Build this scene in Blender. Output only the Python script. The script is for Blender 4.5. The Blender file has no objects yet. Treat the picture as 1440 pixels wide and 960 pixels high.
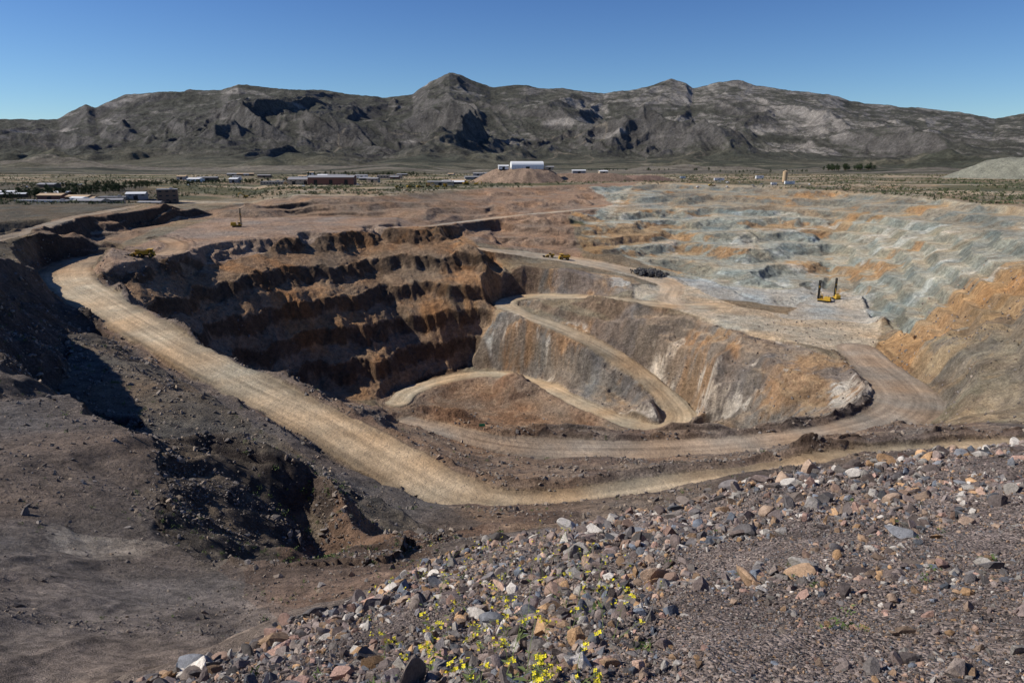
import bpy, math, random, time
import numpy as np
from math import *
from mathutils import Vector, Matrix
from mathutils.geometry import delaunay_2d_cdt
T0=time.time()
rng=np.random.default_rng(7); random.seed(7)
scene=bpy.context.scene
# ------------------------------------------------------------------ camera / survey helpers
PITCH=math.radians(15.4); CP,SP=math.cos(PITCH),math.sin(PITCH); F=960.0
def ray(u,v):
    xc=(u-720)/F; yc=(480-v)/F
    return xc, yc*SP+CP, yc*CP-SP
def S(u,v,z):           # survey point: bearing + depression + elevation -> world
    x,y,d=ray(u,v); t=z/d
    return (x*t,y*t,z)
cam_d=bpy.data.cameras.new("camera"); cam=bpy.data.objects.new("camera",cam_d)
scene.collection.objects.link(cam); scene.camera=cam
cam_d.sensor_width=36; cam_d.lens=24; cam_d.clip_start=.05; cam_d.clip_end=40000
cam.rotation_euler=(math.pi/2-PITCH,0,0)
# ------------------------------------------------------------------ light
SUN_EL=math.radians(40); sx,sy=-0.998,0.05
sd=Vector((sx*math.cos(SUN_EL),sy*math.cos(SUN_EL),math.sin(SUN_EL))).normalized()
sl=bpy.data.lights.new("sun",'SUN'); sl.energy=5.0; sl.angle=math.radians(.5); sl.color=(1,.95,.87)
so=bpy.data.objects.new("sun",sl); scene.collection.objects.link(so); so.rotation_euler=sd.to_track_quat('Z','Y').to_euler()
w=bpy.data.worlds.new("World"); scene.world=w; w.use_nodes=True
nt=w.node_tree; bg=nt.nodes['Background']; sk=nt.nodes.new('ShaderNodeTexSky'); sk.sky_type='NISHITA'; sk.sun_disc=False
sk.sun_elevation=SUN_EL; sk.sun_rotation=math.atan2(sx,sy); sk.altitude=1500; sk.air_density=1.0; sk.dust_density=.2; sk.ozone_density=2.5
tcn=nt.nodes.new('ShaderNodeTexCoord'); sep=nt.nodes.new('ShaderNodeSeparateXYZ'); nt.links.new(tcn.outputs['Generated'],sep.inputs[0])
rmp=nt.nodes.new('ShaderNodeValToRGB'); nt.links.new(sep.outputs[2],rmp.inputs[0])
rmp.color_ramp.elements[0].position=.0; rmp.color_ramp.elements[0].color=(.66,.86,1.0,1); rmp.color_ramp.elements[1].position=.32; rmp.color_ramp.elements[1].color=(.34,.54,.93,1)
mul=nt.nodes.new('ShaderNodeVectorMath'); mul.operation='MULTIPLY'; nt.links.new(sk.outputs[0],mul.inputs[0]); nt.links.new(rmp.outputs[0],mul.inputs[1])
nt.links.new(mul.outputs[0],bg.inputs[0]); bg.inputs[1].default_value=.1
scene.view_settings.view_transform='Standard'; scene.view_settings.look='None'; scene.view_settings.exposure=0
# ------------------------------------------------------------------ noise
TAB=rng.random((256,256)).astype(np.float32)*2-1
def vn(x,y,seed=0):
    x=x+seed*17.31; y=y+seed*41.77
    ix=np.floor(x).astype(np.int64); iy=np.floor(y).astype(np.int64)
    fx=(x-ix); fy=(y-iy); fx=fx*fx*fx*(fx*(fx*6-15)+10); fy=fy*fy*fy*(fy*(fy*6-15)+10)
    a=TAB[iy&255,ix&255]; b=TAB[iy&255,(ix+1)&255]; c=TAB[(iy+1)&255,ix&255]; d=TAB[(iy+1)&255,(ix+1)&255]
    return (a*(1-fx)+b*fx)*(1-fy)+(c*(1-fx)+d*fx)*fy
def fbm(x,y,wl,octv=4,seed=0,gain=.5):
    s=0;a=1;n=0
    for o in range(octv):
        c,sn=math.cos(.7*o+.3),math.sin(.7*o+.3)
        s=s+a*vn((x*c-y*sn)/wl,(x*sn+y*c)/wl,seed+o*3); n+=a; a*=gain; wl*=.5
    return s/n*1.4
def sm(t,a,b):
    t=np.clip((t-a)/(b-a),0,1); return t*t*(3-2*t)
# ------------------------------------------------------------------ fan grid
A=np.concatenate([np.linspace(-1.6,-.97,70)[:-1],np.linspace(-.97,.97,1300),np.linspace(.97,1.6,70)[1:]])
def geo(a,b,r): 
    n=int(math.log(b/a)/math.log(1+r)); return a*(b/a)**(np.arange(n)/n)
Y=np.concatenate([geo(1.0,22,.0075),geo(22,170,.0042),geo(170,780,.0017),geo(780,1700,.004),[1700.]])
NR,NC=len(Y),len(A); AA,YY=np.meshgrid(A,Y); XX=AA*YY
print("grid",NR,NC)
# ------------------------------------------------------------------ control points
P=[]
def s_(*l): 
    for q in l: P.append(S(*q))
def w_(*l):
    for q in l: P.append(tuple(float(c) for c in q))
s_((700,570,-157),(760,585,-157),(640,560,-156),(820,600,-157),(560,600,-152),(700,620,-157),(850,625,-155),(950,625,-152),(600,570,-155))
for u,v,z,tz in [(540,576,-97,-150),(640,594,-99,-154),(760,604,-100,-155),(900,606,-100,-154),(1000,606,-100,-150),(1100,599,-100,-146),(1200,584,-100,-118)]:
    x,y,zz=S(u,v,z); w_((x,y,z),(x*.98,y+46,tz))
s_((1230,565,-101))
s_((560,592,-97),(680,622,-99),(760,634,-100),(880,636,-100),(1000,632,-100),(1100,624,-100),(1200,607,-100),(1270,580,-101),(1240,530,-102),(1220,505,-103))
s_((740,665,-88),(900,655,-88),(1050,640,-88),(620,640,-86),(1180,628,-88),(540,605,-84),(500,582,-79),(1300,605,-88))
# island faces
s_((900,450,-108),(920,490,-120),(850,455,-115),(800,442,-112),(1000,452,-101),(1000,500,-112),(1000,550,-128),(1000,598,-145),(1050,475,-102),(1100,520,-108),(1100,560,-116),(1100,590,-124),
   (1150,495,-102),(1180,530,-104),(1200,560,-107),(960,442,-101),(940,470,-112),(960,520,-126))
s_((690,470,-127),(780,500,-136),(850,530,-142),(690,518,-150),(780,548,-150),(880,590,-151),(740,480,-128),(900,560,-147))
s_((690,375,-86),(800,384,-90),(890,398,-96),(910,412,-100),(820,412,-101),(740,408,-102),(705,420,-107))
# drill flat
s_((900,405,-99),(960,410,-100),(1050,450,-101.5),(1100,470,-102),(1190,480,-103),(1165,425,-102),(1215,450,-102),(1010,425,-100.5),(1200,500,-103),(1180,412,-102),(1000,440,-101),(1130,450,-102))
# dark wall
s_((150,383,-61.5),(200,372,-60),(250,357,-60),(300,345,-59),(350,338,-59),(400,332,-58.5),(450,327,-58),(500,321,-58),(540,318,-58),(590,322,-60),(640,326,-62),
   (640,360,-78),(640,400,-95),(640,440,-113),(650,510,-148),(600,530,-151),(540,400,-93),(540,480,-124),(530,557,-150),(590,360,-77),(590,430,-107),(590,490,-134),
   (450,400,-87),(450,470,-115),(450,540,-141),(350,400,-80),(350,450,-99),(350,503,-119),(250,400,-73),(250,452,-88),(200,400,-68),(200,425,-75),
   (655,335,-65),(690,365,-79),(700,385,-88),(700,402,-97),(690,435,-112),(670,470,-129))
w_((-183,352,-88),(-150,360,-118),(-125,370,-138),(-95,350,-145),(-190,330,-72),(-14,562,-85))
s_((672,351,-79),(700,347,-81))
# plateau
s_((330,318,-56),(450,312,-57),(230,330,-57),(180,345,-59),(130,350,-60),(300,308,-55),(480,306,-56),(540,310,-57),(380,305,-55),(200,325,-57),(590,316,-61))
# back wall left
s_((440,304,-58),(440,280,-44),(350,305,-58),(350,284,-44),(260,310,-57),(240,288,-44),(180,322,-57),(150,302,-45),(100,338,-59),(60,325,-45),(60,354,-61),
   (600,302,-57),(600,285,-51),(600,268,-44),(520,303,-58),(520,277,-44))
s_((700,325,-76),(700,309,-67),(700,290,-57),(700,265,-45),(770,352,-84),(770,335,-78),(770,310,-66),(770,285,-56),(770,262,-45))
s_((850,358,-87),(850,330,-77),(850,300,-63),(850,280,-54),(850,258,-44),(950,380,-97),(950,350,-88),(950,320,-75),(950,290,-60),(950,257,-44),
   (1050,418,-101),(1050,380,-92),(1050,340,-80),(1050,300,-64),(1050,275,-52),(1050,260,-44),(1115,432,-101.5),(1120,400,-96),(1140,408,-101),
   (1165,402,-102),(1170,370,-93),(1170,330,-78),(1170,295,-60),(1170,268,-46),(1240,445,-102),(1250,400,-90),(1260,350,-74),(1270,310,-60),(1280,276,-45),(1210,418,-101),
   (1250,480,-101),(1300,470,-92),(1340,420,-80),(1350,370,-68),(1360,320,-55),(1370,285,-45),(1440,560,-82),(1440,480,-72),(1440,430,-66),(1440,380,-60),(1440,330,-51),(1440,292,-44),
   (1300,530,-94),(1380,500,-82),(1350,600,-86),(1400,580,-84),(1320,590,-97),(1600,500,-66),(1600,400,-55),(1600,620,-72),(1700,720,-40),(1600,320,-46))
MAIN=[(1640,628,-73),(1440,630,-75),(1300,640,-76),(1200,650,-77),(1050,674,-78),(900,698,-79),(780,712,-79),(700,712,-78.5),(640,698,-78),(560,655,-76.5),(450,592,-74),(370,553,-72.5),(300,516,-71),(200,460,-68),(130,417,-65),(95,390,-63),(108,369,-62),(160,359,-61),(230,357,-60),(250,345,-59),(230,335,-58)]
# left outer ground
s_((0,335,-44),(200,520,-62),(300,572,-65),(400,622,-66),(500,684,-66),(560,722,-65),(620,762,-58),(660,772,-55),
   (200,580,-60),(300,650,-57),(400,710,-54),(500,752,-49),
   (0,525,-31),(100,560,-30.5),(180,600,-29.5),(190,680,-29),(200,745,-27),(300,790,-26),(0,560,-31),(0,700,-25),(0,900,-16),(200,850,-22),(100,750,-26),(350,850,-22),(500,835,-21),(300,930,-17),
   (240,650,-45),(300,705,-43),(400,750,-40),(500,764,-39),(560,774,-37),(100,960,-15),(450,880,-16),
   (-150,340,-44),(-200,520,-26),(-200,700,-22),(-300,900,-13),(-20,372,-45),(30,382,-48))
w_((-170,185,-10),(-150,188,-38),(-131,192,-62),(-132,135,-12),(-109,134,-36),(-88,134,-57),(-200,180,-8),(-118,162,-61),(-47,92,-49),(-33,80,-44),(-26,72,-35),(-21,60,-40),(-14,50,-35),(-192,236,-30),(-178,238,-47),(-163,240,-62),(-212,290,-46),(-197,293,-62))  # includes an off-frame ridge, raised so its shadow reaches across the ravine
s_((650,760,-29),(750,748,-30),(900,714,-32),(600,778,-28),(760,760,-26),(640,788,-24),(560,808,-23))
# foreground dump and its hidden far side
s_((1440,630,-5),(1600,600,-5),(1320,645,-5.4),(1200,660,-6),(1100,682,-6.4),(1000,705,-7),(880,740,-8),(760,768,-9),(680,762,-11),(620,782,-10.5),(560,812,-10),(470,865,-8.4),(400,900,-7),(250,935,-6.2),(130,962,-5.5),
   (720,960,-2.8),(1000,850,-4),(1200,750,-5),(700,850,-5.2),(500,930,-4.8),(1440,800,-3.6),(1440,960,-2.5),(300,1000,-4.2),(850,800,-6),(1100,900,-3.2),(1800,900,-2.6),(1700,700,-4))
s_((1200,700,-30),(1000,742,-30),(1440,670,-28),(1440,655,-50),(1200,678,-56),(1000,720,-58),(820,752,-59),(700,785,-52),(1600,660,-28))
w_((0,.5,-1.7),(3,.5,-1.7),(-3,.5,-2.5),(-5,1,-5),(-12,3,-11),(-30,3,-14),(-80,10,-16),(-150,60,-16),(-250,60,-18),(-350,200,-30),(-450,320,-44),(-600,700,-44),(-900,300,-40),
   (8,.5,-2),(30,6,-6),(60,25,-14),(150,80,-32),(300,150,-50),(420,270,-46),(600,450,-44),(900,300,-40),(900,700,-44))
w_((-3000,-10,-40),(3000,-10,-40),(-3000,2000,-50),(3000,2000,-50),(0,2000,-50),(-1500,1000,-48),(1500,1000,-44),(0,1300,-45),(-400,1100,-45),(500,1100,-44),(-700,1000,-46),(900,1000,-44),(0,-20,-1))
P=np.array(P)
res=delaunay_2d_cdt([Vector((p[0],p[1])) for p in P],[],[],0,0.001)
tv=np.array([(v.x,v.y) for v in res[0]]); tz=np.array([P[o[0],2] if len(o) else -44 for o in res[3]])
Z=np.full((NR,NC),-44.0)
def sl_(x0,x1,y0,y1):
    i0=max(np.searchsorted(Y,y0)-1,0); i1=min(np.searchsorted(Y,y1)+1,NR)
    if i1<=i0: return None
    ylo=max(y0,Y[0]*.5,.3); yhi=max(y1,ylo)
    am=min(x0/ylo,x0/yhi); aM=max(x1/ylo,x1/yhi)
    j0=max(np.searchsorted(A,am)-1,0); j1=min(np.searchsorted(A,aM)+1,NC)
    if j1<=j0: return None
    return (slice(i0,i1),slice(j0,j1))
for tri in res[2]:
    t=list(tri); a,b,c=tv[t[0]],tv[t[1]],tv[t[2]]
    sl2=sl_(min(a[0],b[0],c[0]),max(a[0],b[0],c[0]),min(a[1],b[1],c[1]),max(a[1],b[1],c[1]))
    if sl2 is None: continue
    x=XX[sl2];y=YY[sl2]
    den=(b[1]-c[1])*(a[0]-c[0])+(c[0]-b[0])*(a[1]-c[1])
    if abs(den)<1e-9: continue
    l0=((b[1]-c[1])*(x-c[0])+(c[0]-b[0])*(y-c[1]))/den
    l1=((c[1]-a[1])*(x-c[0])+(a[0]-c[0])*(y-c[1]))/den
    l2=1-l0-l1
    m=(l0>=-1e-6)&(l1>=-1e-6)&(l2>=-1e-6)
    Z[sl2][m]=(l0*tz[t[0]]+l1*tz[t[1]]+l2*tz[t[2]])[m]
print("tin",time.time()-T0)
def smooth(Q,n):
    for _ in range(n):
        R=Q.copy(); R[1:-1]=(Q[:-2]+2*Q[1:-1]+Q[2:])/4; Q=R.copy(); Q[:,1:-1]=(R[:,:-2]+2*R[:,1:-1]+R[:,2:])/4
    return Q
def cast(u,v,ZZ=None):
    ZZ=Z if ZZ is None else ZZ
    x,y,d=ray(u,v); a=x/y; m=d/y
    j=int(np.clip(round(float(np.interp(a,A,np.arange(NC)))),0,NC-1))
    r=ZZ[:,j]/Y; k=np.nonzero(r>=m)[0]
    i=int(k[0]) if len(k) else NR-1
    if i>0 and len(k):
        t=(m-r[i-1])/(r[i]-r[i-1]+1e-12); yy=Y[i-1]+(Y[i]-Y[i-1])*t
    else: yy=Y[i]
    return a*yy,yy,m*yy
def zat(x,y,ZZ=None):
    ZZ=Z if ZZ is None else ZZ
    x=np.asarray(x,float);y=np.asarray(y,float)
    jf=np.interp(x/y,A,np.arange(NC)); i_=np.interp(y,Y,np.arange(NR))
    j=np.minimum(jf.astype(int),NC-2); i=np.minimum(i_.astype(int),NR-2); fj=jf-j; fi=i_-i
    return (ZZ[i,j]*(1-fj)+ZZ[i,j+1]*fj)*(1-fi)+(ZZ[i+1,j]*(1-fj)+ZZ[i+1,j+1]*fj)*fi
wx=fbm(XX,YY,30,4,11); wy=fbm(XX,YY,30,4,31); wfx=fbm(XX,YY,6,3,51)
Z=smooth(Z,6); Zt=Z.copy()
amp=3.2*sm(YY,30,60)*(1-sm(YY,240,420))*sm(-AA,.05,.25)+2.0*sm(YY,330,400)
w2x=fbm(XX,YY,17,4,131,.55); w2y=fbm(XX,YY,17,4,151,.55)
Z=zat(XX+amp*(w2x+.5*wx),np.clip(YY+amp*(w2y+.5*wy),1,1699))
def zone(uv,warp=6.,world=None,soft=True):
    pts=world if world is not None else [cast(u,v,Zt)[:2] for u,v in uv]
    pts=np.array(pts); mrg=warp*2
    out=np.zeros((NR,NC),np.float32)
    s2=sl_(pts[:,0].min()-mrg,pts[:,0].max()+mrg,pts[:,1].min()-mrg,pts[:,1].max()+mrg)
    if s2 is None: return out
    for k in range(2 if soft else 1):
        x=XX[s2]+warp*wx[s2]*(1,.7)[k]+wfx[s2]*warp*(.3,-.6)[k]; y=YY[s2]+warp*wy[s2]*(1,1.3)[k]
        m=np.zeros(x.shape,bool)
        n=len(pts)
        for i in range(n):
            x1,y1=pts[i];x2,y2=pts[(i+1)%n]
            if y1==y2: continue
            c=((y1>y)!=(y2>y))&(x<(x2-x1)*(y-y1)/(y2-y1)+x1); m^=c
        out[s2]+=m
    return out/(2 if soft else 1)
def grad(Q):
    da=np.gradient(Q,A,axis=1); dy=np.gradient(Q,Y,axis=0)
    gx=da/YY; gy=dy-AA*gx
    return gx,gy
# ------------------------------------------------------------------ benches
al=XX*.87+YY*.49
DW_UV=[(120,378),(200,368),(300,342),(400,329),(540,315),(645,322),(705,372),(704,410),(690,450),(665,500),(640,522),(600,535),(525,560)]
dw_w=[cast(u,v,Zt)[:2] for u,v in DW_UV]+[(-110,395),(-150,380),(-185,345)]
zDW=smooth(zone(None,3,dw_w),3)
RW_UV=[(830,262),(950,258),(1050,262),(1170,270),(1280,278),(1370,287),(1440,296),(1500,330),(1500,420),(1440,470),(1330,470),(1250,462),(1212,420),(1160,402),(1118,430),(1050,416),(950,378),(870,358),(700,343),(690,325),(690,268)]
zRW=smooth(zone(RW_UV,5),3)
zBL=smooth(zone([(30,322),(150,300),(350,284),(520,276),(690,265),(690,340),(560,318),(560,305),(250,310),(60,355)],3),2)
n0=wx*3.4+fbm(XX,YY,60,2,5)*4+wfx*1.8+fbm(al,YY*.4,13,3,45)*4.2
def terr(z,step,off,xp,fp):
    n=(z-off)/step; i=np.floor(n); return off+step*(i+np.interp(n-i,xp,fp))
q=Z+n0*.9; nB=(q+150)/18.2; phDW=nB-np.floor(nB)
zt=terr(q,18.2,-150,[0,.08,.66,.71,1],[0,.02,.42,.5,1])-n0*.5
Z=Z*(1-zDW)+zt*zDW
n1=wx*2.4+fbm(XX,YY,110,3,8)*4+wfx*.5
q=Z+n1; nB=(q+102)/8.3; phRW=nB-np.floor(nB)
zt=terr(q,8.3,-102,[0,.60,.66,1],[0,.04,.15,1])-n1*.55
ts=zRW*(.76+.2*sm(fbm(XX,YY,45,3,207),-.4,.3))
Z=Z*(1-ts)+zt*ts
zt=terr(Z+n1*.4,6.2,-56.5,[0,.5,1],[0,.08,1])-n1*.2
Z=Z*(1-zBL*.9)+zt*zBL*.9
zIS=smooth(zone([(705,435),(790,452),(900,440),(1000,448),(1150,492),(1215,520),(1235,560),(1180,585),(1000,602),(880,582),(760,535),(690,505),(670,470)],3),3)
n2=wx*3+wfx*1.5
zt=terr(Z+n2,9,-152,[0,.45,1],[0,.15,1])-n2*.5
Z=Z*(1-zIS*.6)+zt*zIS*.6
# ------------------------------------------------------------------ roads
E=np.full((NR,NC),1e3); RZ=np.zeros((NR,NC)); RS=np.zeros((NR,NC)); RD=np.zeros((NR,NC)); RI=np.zeros((NR,NC),np.int8)
def catmull(pts,n=6):
    pts=[np.array(p,float) for p in pts]; o=[]
    q=[2*pts[0]-pts[1]]+pts+[2*pts[-1]-pts[-2]]
    for i in range(1,len(q)-2):
        for k in range(n):
            t=k/n; a,b,c,d=q[i-1],q[i],q[i+1],q[i+2]
            o.append(.5*((2*b)+(-a+c)*t+(2*a-5*b+4*c-d)*t*t+(-a+3*b-3*c+d)*t**3))
    o.append(pts[-1]); return o
def road(uvz,wd,idx):
    if np.isscalar(wd): wd=[wd]*len(uvz)
    pts=catmull([S(*q)+(h,) for q,h in zip(uvz,wd)])
    s=0
    for p,q in zip(pts[:-1],pts[1:]):
        mg=34; s2=sl_(min(p[0],q[0])-mg,max(p[0],q[0])+mg,min(p[1],q[1])-mg,max(p[1],q[1])+mg)
        L=math.hypot(q[0]-p[0],q[1]-p[1])
        if s2 is None or L<1e-6: s+=L; continue
        x=XX[s2]-p[0];y=YY[s2]-p[1]; dx,dy=(q[0]-p[0])/L,(q[1]-p[1])/L
        t=np.clip(x*dx+y*dy,0,L); d=np.hypot(x-t*dx,y-t*dy); sg=np.sign(x*dy-y*dx)
        ww=p[3]+(q[3]-p[3])*t/L; e=d-ww-wfx[s2]*.8-wx[s2]*1.0
        m=e<E[s2]
        E[s2][m]=e[m]; RZ[s2][m]=(p[2]+(q[2]-p[2])*t/L)[m]; RS[s2][m]=(s+t)[m]; RD[s2][m]=(d*sg)[m]; RI[s2][m]=idx
        s+=L
road(MAIN,[6.5,6.5,7,7.5,8,8.5,9,9.5,9.5,9.5,9.5,9.5,9.5,10,11.5,13,12,10,9,8,8],1)
SHELF=[(1205,490,-103),(1232,515,-102.5),(1262,540,-101.5),(1278,566,-100.8),(1250,590,-100.3),(1180,609,-100),(1100,620,-100),(1000,629,-100),(880,634,-100),(760,631,-100),(690,622,-99),(630,607,-98),(570,592,-97)]
road(SHELF,[11,12,13,14,11,8.5,8,8,9,10,7,6,4],2)
RAMP=[(1010,430,-101),(950,430,-101),(890,424,-102),(820,418,-104.5),(750,416,-107.5),(712,424,-110),(730,439,-113.5),(800,466,-120),(870,503,-130),(925,545,-141),(955,583,-149),(935,603,-151),(880,594,-151.5),(820,569,-152),(760,541,-152),(700,526,-151),(640,530,-151),(580,548,-151.5),(560,565,-152)]
road(RAMP,[10,9,9,9.5,9.5,9,9,8.5,9,9.5,10.5,9,8,8,8,8,8,8,8],3)
UPR=[(652,348,-77),(690,352,-80),(740,357,-84),(800,365,-88),(860,376,-92),(915,390,-96.5),(945,402,-99),(940,420,-100.5),(960,432,-101)]
road(UPR,[12,14,16,17,15,13,10,9,9],4)
road([(560,320,-60),(600,318,-62),(650,312,-65),(700,306,-65),(770,299,-61.5),(850,292,-59.5),(930,286,-58.5)],[5,5,5,6,6,5,4],5)
road([(-40,345,-47),(30,328,-46),(90,309,-45.5),(140,299,-45),(190,290,-44.5)],[6,6,6,6,5],6)
inside=sm(-E,-.5,1.0)
b=sm(E,0,9.5)
Z=np.where(E<30,RZ*(1-b)+Z*b,Z)
berm=np.clip(1-np.abs(E-2.2)/2.0,0,1)*(.9+.8*wfx+.5*wx)*np.select([RI==1,RI==2],[1.1,1.2],.45)
berm=np.clip(berm,0,None)
flatpad=zone([(890,400),(960,400),(1040,430),(1110,442),(1150,408),(1195,410),(1235,455),(1230,500),(1150,488),(1050,468),(960,440),(890,424)],3)
berm*=(1-flatpad)
Z+=berm
# ------------------------------------------------------------------ roughness displacement
gx,gy=grad(smooth(Zt,4)); slope=np.hypot(gx,gy)
gxd,gyd=grad(Z); slope2=np.hypot(gxd,gyd)
pla=zone([(120,358),(200,340),(300,306),(540,305),(600,318),(540,322),(400,334),(250,360),(200,372),(130,378)],3)
rough=.28+.9*sm(slope,.15,.7)+.7*sm(slope2,.5,1.3)
rough*=(1-.93*inside)*(1-.75*flatpad)*(1-.8*pla)
rough=np.where(YY>1000,rough*.5,rough)
ravine=zone([(-200,370),(30,400),(120,445),(300,560),(640,748),(560,790),(330,800),(215,745),(185,600),(0,520),(-200,500)],3)
rough*=1+ravine*1.0
cell=np.maximum(YY*.004,.02)
disp=np.zeros_like(Z)
for k,wl in enumerate([48,24,12,6,3,1.5,.75,.36,.18,.09]):
    fade=sm(wl/cell,2,4); rows=np.nonzero(fade[:,0]>0)[0]
    if not len(rows): continue
    r=slice(rows[0],rows[-1]+1)
    n=vn(XX[r]/wl,YY[r]/wl,60+k*5); n2=1-2*np.abs(vn(XX[r]/wl*.9+5,YY[r]/wl*.9,90+k*5))
    near=sm(YY[r],70,170) if wl>14 else (np.maximum(np.clip(YY[r]/90,0,1),ravine[r]) if wl>3 else 1.0)
    g=1.0
    if wl>8: g=1-.5*(zRW[r]+zDW[r])
    elif wl<7: g=1+.35*(zDW[r]+zRW[r]+zIS[r])
    disp[r]+=fade[r]*(.6*n+.4*(n2-.3))*wl*.082*near*g
disp*=np.clip(rough,0,2.4)
disp+=zDW*(vn(al/4.2,YY*.01,7)*.8+vn(al/9,YY*.02,9)*1.1+vn(al/2.,YY*.03,19)*.5)*sm(slope2,.3,.8)
Z+=disp
print("height",time.time()-T0)
# ------------------------------------------------------------------ colours
gx,gy=grad(Z); slope=np.hypot(gx,gy)
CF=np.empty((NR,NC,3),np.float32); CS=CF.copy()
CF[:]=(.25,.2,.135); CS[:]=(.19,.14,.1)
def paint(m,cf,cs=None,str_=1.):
    m=(m*str_)[...,None]; cs=cf if cs is None else cs
    CF[:]=CF*(1-m)+np.array(cf,np.float32)*m; CS[:]=CS*(1-m)+np.array(cs,np.float32)*m
m=(YY>700).astype(np.float32)*sm(fbm(XX,YY*2.2,160,4,3),-.3,.35)
paint(m,(.12,.115,.065))
paint((YY>700)*sm(fbm(XX*.7,YY*3,90,3,13),.2,.45),(.38,.31,.22))
paint(zone([(-200,250),(200,262),(240,285),(150,297),(60,322),(-200,350)],8),(.11,.095,.07),None,.85)
paint((YY<300).astype(np.float32),(.165,.135,.115),(.11,.09,.078))
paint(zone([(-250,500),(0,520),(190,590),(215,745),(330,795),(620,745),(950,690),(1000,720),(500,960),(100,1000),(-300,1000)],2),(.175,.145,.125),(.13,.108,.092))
nF=fbm(XX,YY,9,4,83,.65)
paint(ravine,(.155,.128,.10),(.09,.073,.065))
paint(ravine*sm(fbm(XX,YY,7,4,93),-.05,.3),(.10,.085,.072),(.065,.055,.05),.75)
paint(zone([(60,740),(200,755),(190,780),(70,775)],4)*sm(nF,-.3,.3),(.36,.31,.26),None,.8)
paint(zone([(330,800),(480,840),(600,790),(640,760),(900,700),(930,690),(560,745),(420,785)],2),(.20,.14,.105))
inner=zone([(130,380),(300,480),(440,540),(540,575),(640,600),(900,605),(1100,600),(1230,570),(1320,600),(1440,600),(1440,700),(900,720),(700,740),(600,690),(450,610),(300,545),(100,420)],3)
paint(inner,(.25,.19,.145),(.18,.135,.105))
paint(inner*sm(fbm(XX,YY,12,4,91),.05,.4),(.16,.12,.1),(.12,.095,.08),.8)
paint(zone([(150,470),(0,420),(-50,380),(60,330),(60,400)],3),(.1,.08,.065))  # dark tone stands in for the shade on the west wall
paint(zBL,(.27,.19,.13),(.085,.06,.045))  # steep faces darkened, putting the back wall's shade into the colour
far=zone([(560,318),(690,265),(900,256),(860,300),(800,300),(820,362),(700,346)],5)
paint(far,(.30,.205,.14),(.15,.10,.07))
rw=zone(RW_UV[:16]+[(870,352),(830,330),(820,300),(860,285)],8)
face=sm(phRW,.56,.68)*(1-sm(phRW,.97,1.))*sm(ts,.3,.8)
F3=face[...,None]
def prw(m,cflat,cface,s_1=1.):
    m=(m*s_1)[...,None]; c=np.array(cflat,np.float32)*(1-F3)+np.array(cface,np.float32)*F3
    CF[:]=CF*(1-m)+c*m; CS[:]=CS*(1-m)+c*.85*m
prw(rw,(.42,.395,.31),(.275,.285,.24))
up=zone([(900,256),(1100,262),(1300,276),(1440,292),(1440,335),(1300,305),(1100,292),(950,292),(860,300)],8)
prw(up,(.38,.31,.215),(.25,.21,.155),.85)
nO=fbm(XX*.6,YY,55,5,71,.6); nW=fbm(XX,YY,22,5,75,.6); nG=fbm(XX,YY*.7,40,5,79,.6)
prw(rw*sm(nO+.3*nF,.25,.5),(.46,.28,.125),(.37,.21,.09),.75)
prw(rw*sm(nW+.3*nF,.2,.55)*(1-up),(.60,.57,.49),(.48,.48,.43),.65)
prw(rw*sm(nG+.3*nF,.15,.45),(.30,.305,.26),(.17,.185,.165),.75)
prw(rw*sm(-nF,.2,.5),(.30,.24,.17),(.2,.16,.115),.35)
paint(zone([(800,300),(950,315),(1010,318),(1000,335),(930,332),(840,355),(820,350)],8)*sm(nW+.3,0,.4),(.44,.27,.125),(.36,.21,.1),.8)
paint(zone([(930,385),(1010,395),(1110,400),(1150,395),(1220,410),(1240,450),(1200,455),(1120,432),(1060,425),(1000,420)],6),(.42,.42,.39),(.28,.30,.285),.8)
grs=zone([(1500,380),(1440,395),(1250,505),(1330,600),(1440,595),(1500,600)],4)
paint(grs,(.33,.265,.18),(.25,.205,.15))
paint(grs*sm(nG,.0,.4),(.24,.23,.165),None,.7)
paint(grs*sm(nO+.3*nF,.1,.4),(.42,.27,.135),None,.6)
paint(grs*sm(-nF,.0,.4),(.2,.16,.12),None,.6)
paint(zone([(1500,350),(1440,372),(1330,425),(1235,480),(1230,505),(1260,505),(1350,450),(1500,395)],4),(.48,.30,.145),(.38,.23,.11),.75)
paint(zIS,(.33,.265,.2),(.21,.18,.15))
upf=zone([(690,368),(800,378),(890,392),(910,410),(820,412),(705,412)],4); paint(upf,(.30,.25,.2),(.2,.175,.145))
isl=np.clip(zIS+upf,0,1)
paint(isl*sm(nO+.3*nF,.12,.4),(.42,.265,.135),(.34,.20,.10),.7)
paint(isl*sm(nG+.3*nF,.0,.35),(.20,.18,.165),(.16,.145,.135),.8)
paint(isl*sm(nW+.4*nF,.3,.5),(.62,.57,.49),(.55,.5,.43),.7)
paint(zone([(890,465),(925,460),(935,500),(905,505)],5)*sm(nW,-.3,.3),(.72,.68,.60),None,.9)
paint(zone([(960,540),(1010,600),(975,600),(950,570)],5)*sm(nW,-.2,.4),(.42,.26,.14),None,.8)
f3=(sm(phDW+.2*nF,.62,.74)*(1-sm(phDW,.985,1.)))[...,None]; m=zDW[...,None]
cd=np.array((.28,.19,.12))*(1-f3)+np.array((.12,.08,.052))*f3  # talus lightened as sunlit, bench faces darkened as shaded, over the rock browns
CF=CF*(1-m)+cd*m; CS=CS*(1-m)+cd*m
mm=(zDW*sm(nO+.3*nF,.1,.5)*.7)[...,None]; CF=CF*(1-mm)+(cd*np.array((1.35,1.08,.8)))*mm; CS=CS*(1-mm)+(cd*np.array((1.4,1.1,.75)))*mm
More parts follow.
